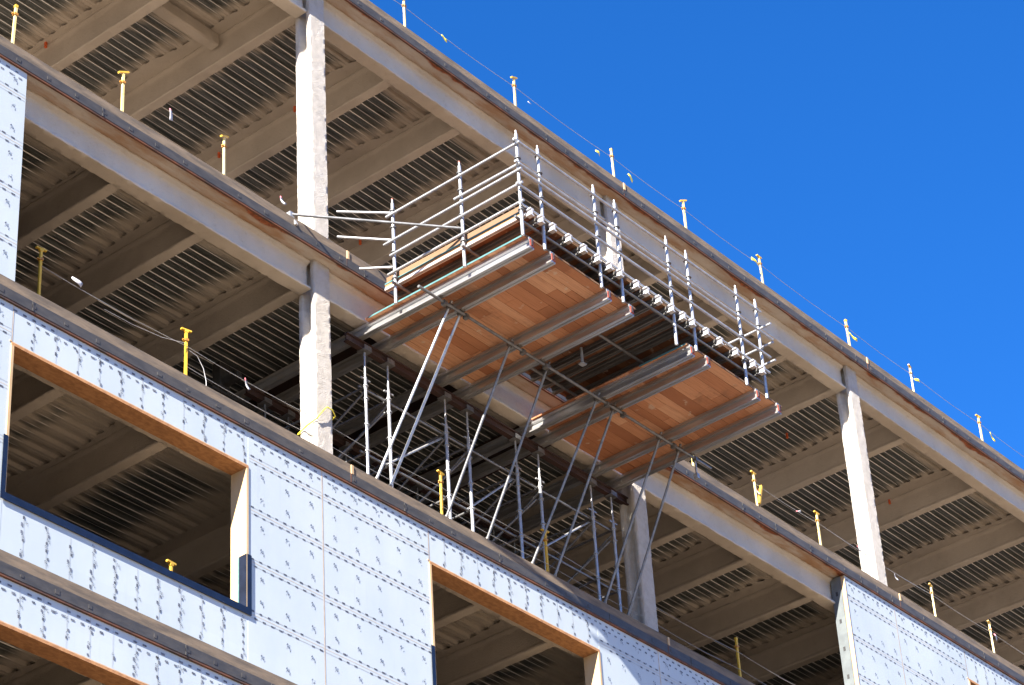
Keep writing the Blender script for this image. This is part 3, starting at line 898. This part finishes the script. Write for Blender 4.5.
# crossed strut at one post
tag(obj('loose_strut', MB().bar((38.87, .24, A_Z+.34), (39.05, .26, A_Z+.82), .05, .05), ['yel'], None, None, (38.95, .25, A_Z+.34)), 'short yellow strut crossed against a guard post on the upper floor edge', 'strut')

# ------------------------------------------------------------------ wire ropes
def wire_run(z, xs, label, y=.30, r=.006):
    pts = []
    for i in range(len(xs)-1):
        for k in range(8):
            t = k/8
            pts.append((xs[i] + (xs[i+1]-xs[i])*t, y-.03, z - .045*4*t*(1-t)*random.uniform(.9, 1.1)*min(1, (xs[i+1]-xs[i])/3)))
    pts.append((xs[-1], y-.03, z))
    tag(obj('guard_wire', MB().path(pts, r), ['wire'], None, 60, (xs[0], y-.03, z)), label, 'guard wire')
wire_run(ROOF_Z+.83, [22.5, 25.6, 28.79, 31.97, 35.06, 37.45, 40.2, 43.5, 46.1, 49.07, 52, 55], 'thin guard wire strung along the roof edge posts against the sky', r=.005)
wire_run(A_Z+.80, [38.9, 41.1, 45.43, 47.82, 50.5, 53], 'guard wire along the upper floor edge, right of the platform')
wire_run(B_Z+.76, [20.47, 23.37, 26.3, 29.2, 31.95, 34.7, 37.58, 40.5], 'upper guard wire along the lower floor edge, passing the white column', r=.0045)
wire_run(B_Z+.40, [23.37, 26.3, 29.2, 31.95, 34.7, 37.58, 40.5], 'lower guard wire just above the concrete of the lower floor edge', r=.0045)
lp = [(21.7, .28, B_Z+.62), (22.2, .22, B_Z+.57), (22.8, .22, B_Z+.63), (23.34, .26, B_Z+.80)]
tag(obj('loose_wire', MB().path(lp, .0035), ['white'], None, 60, lp[0]), 'white wire stretched to the left of the orange-yellow post', 'wire')
lp = [(23.4, .26, B_Z+.70), (23.55, .24, B_Z+.66), (23.68, .24, B_Z+.50), (23.74, .24, B_Z+.30), (23.75, .24, B_Z+.02)]
tag(obj('loose_wire', MB().path(lp, .005), ['white'], None, 60, lp[0]), 'white wire hooping down to the right of the orange-yellow post', 'wire')

# ------------------------------------------------------------------ flags and ribbons
def flag(name, x, y, z, w, h, ang, mat, label, cat, grp, mat2=None):
    mb = MB(); n = 5; w *= .75; h *= .75
    vs = []; fs = []
    for i in range(n+1):
        t = i/n
        px = t*w
        off = .02*math.sin(t*4 + x)
        c, s = math.cos(ang), math.sin(ang)
        hh = h*(.55 + .45*t) if i else h*.35
        for sgn in (-.5, .5):
            a, b = px, sgn*hh + .006*math.sin(t*6 + x)
            vs.append((x + a*c - b*s, y + off, z + a*s + b*c))
        if i:
            o = 2*(i-1); fs.append((o, o+2, o+3, o+1))
    mb.add(vs, fs, 0)
    if mat2: mb.m = [1] + [0]*(len(fs)-1)
    o = obj(name, mb, [mat] + ([mat2] if mat2 else []), None, 60, (x, y, z))
    sol = o.modifiers.new('cloth', 'SOLIDIFY'); sol.thickness = .004
    return tag(o, label, cat, grp)
FY = .25
RF = 'yellow flags on the roof guard wire'
for (x, z, w, h, a, lab) in [
    (29.75, 34.22, .26, .10, -.05, 'small yellow flag on the roof wire right of the first post'),
    (34.42, 34.14, .20, .11, -.15, 'yellow flag on the roof wire just left of the crossbar-less post'),
    (35.45, 34.12, .27, .13, -.35, 'yellow flag on the roof wire just right of the crossbar-less post'),
    (40.05, 34.23, .38, .11, 2.95, 'yellow flag flying left from the leaning post above the scaffold end'),
    (43.45, 34.16, .42, .12, -.15, 'yellow flag tied across the post above the right-hand column'),
    (46.15, 34.20, .28, .12, .15, 'small yellow flag at the side of the second post from the right'),
    (49.40, 34.22, .36, .11, -.55, 'loose yellow flag just right of the rightmost roof post')]:
    flag('warning_flag', x, FY, z, w, h, a, 'yrope', lab, 'flag', RF)
flag('ribbon', 32.35, FY, 34.18, .10, .10, -1.5, 'white', 'tiny white ribbon on the roof wire between two posts', 'ribbon', 'ribbons on the guard wires')
for (x, z, w, h, a, m1, m2, lab) in [
    (22.86, 28.42, .26, .10, -1.25, 'white', 'pink', 'white ribbon with a pink knot right of the second upper floor post'),
    (21.02, 24.24, .26, .13, -.4, 'white', None, 'crumpled white ribbon on the wire at the left of the lower floor'),
    (24.55, 24.14, .26, .07, -1.0, 'white', 'pink', 'narrow white ribbon hanging from the wire left of the white column'),
    (25.38, 28.08, .22, .10, -1.0, 'white', 'pink', 'white and pink ribbon left of the column above the tie tube'),
    (40.22, 28.27, .24, .05, .35, 'white', 'pink', 'white and pink ribbon on the wire between the two T-topped posts'),
    (42.38, 28.33, .26, .06, -.15, 'white', 'pink', 'white and pink ribbon at the left face of the right-hand column'),
    (43.80, 28.24, .22, .06, -.75, 'white', None, 'white ribbon just right of the right-hand column'),
    (47.80, 28.30, .24, .12, -.5, 'white', 'pink', 'white and pink ribbon tied to the post near the lower right corner'),
    (38.86, 28.20, .16, .09, -1.3, 'white', 'pink', 'white and pink tape on the post with the crossed strut')]:
    flag('ribbon', x, FY-.02, z, w, h, a, m1, lab, 'ribbon', 'ribbons on the guard wires', m2)
# tape around the left column
x0, x1 = 26.33-.215, 26.33+.215
tp = [(x0-.0, .60, 23.98), (x0-.01, .40, 24.05), (x0, .195, 24.1), (x0+.12, .17, 24.28), (x0+.22, .17, 24.40), (x0+.35, .175, 24.40), (x1, .19, 24.33), (x1+.02, .4, 24.26), (x1, .6, 24.2), (26.33, .63, 24.1), (x0, .60, 23.98)]
tag(obj('yellow_tape', MB().path(tp, .011), ['yrope'], None, 60, (26.33, .4, 24.2)), 'yellow tape looped around the foot of the tall white column', 'tape')
# orange hanger tags under the decks
TAGS = [(24.07, 4.73, 33.2, 'orange tag under the roof deck near the top left corner'), (28.46, 4.76, 33.2, 'orange tag under the roof deck beside the third yellow post'),
        (28.45, 2.77, 33.2, 'orange tag under the roof deck just left of the white column'), (32.39, 4.73, 33.2, 'orange tag under the roof deck behind the scaffold return rails'),
        (48.72, 2.78, 33.2, 'orange tag under the roof deck right of the right-hand column'), (44.55, 2.82, 33.2, 'orange tag under the roof deck left of the right-hand column')]
def tag_at(x, y, z, lab):
    mb = MB().box(x-.02, x+.02, y-.02, y+.02, z-.16, z-.03).tube((x, y, z-.03), (x, y, z+.02), .005)
    tag(obj('orange_tag', mb, ['otag'], None, None, (x, y, z)), lab, 'tag', 'orange tags hanging from the decks')
for (x, y, z, lab) in TAGS if 'TAGS' in globals() else []: tag_at(x, y, z, lab)

# ------------------------------------------------------------------ light
SUN = V((-4.375, -1.0, 2.8)).normalized()
el = math.asin(SUN.z)
rot = math.atan2(SUN.x, SUN.y)
w = bpy.data.worlds.new('World')
bpy.context.scene.world = w
w.use_nodes = True
nt = w.node_tree
bg = nt.nodes['Background']
sky = nt.nodes.new('ShaderNodeTexSky')
sky.sky_type = 'NISHITA'
sky.sun_disc = False
sky.sun_elevation = el
sky.sun_rotation = rot % (2*math.pi)
sky.altitude = 5000
sky.air_density = 1.0
sky.dust_density = .2
sky.ozone_density = 3.0
hs = nt.nodes.new('ShaderNodeHueSaturation')
hs.inputs['Saturation'].default_value = 1.285
hs.inputs['Hue'].default_value = .508
nt.links.new(sky.outputs[0], hs.inputs['Color'])
nt.links.new(hs.outputs[0], bg.inputs['Color'])
bg.inputs['Strength'].default_value = .083
sd = bpy.data.lights.new('sun', 'SUN')
sd.energy = 5.0
sd.angle = math.radians(.5)
sd.color = (1, .93, .82)
so = bpy.data.objects.new('sun', sd)
C.objects.link(so)
so.rotation_euler = (-SUN).to_track_quat('-Z', 'Y').to_euler()
so.location = SUN*200

sc = bpy.context.scene
sc.view_settings.view_transform = 'Standard'
sc.view_settings.look = 'None'
sc.view_settings.exposure = 2.3
sc.view_settings.gamma = 1
sc.view_settings.use_curve_mapping = False
sc.cycles.max_bounces = 8
sc.cycles.diffuse_bounces = 5
sc.cycles.glossy_bounces = 4
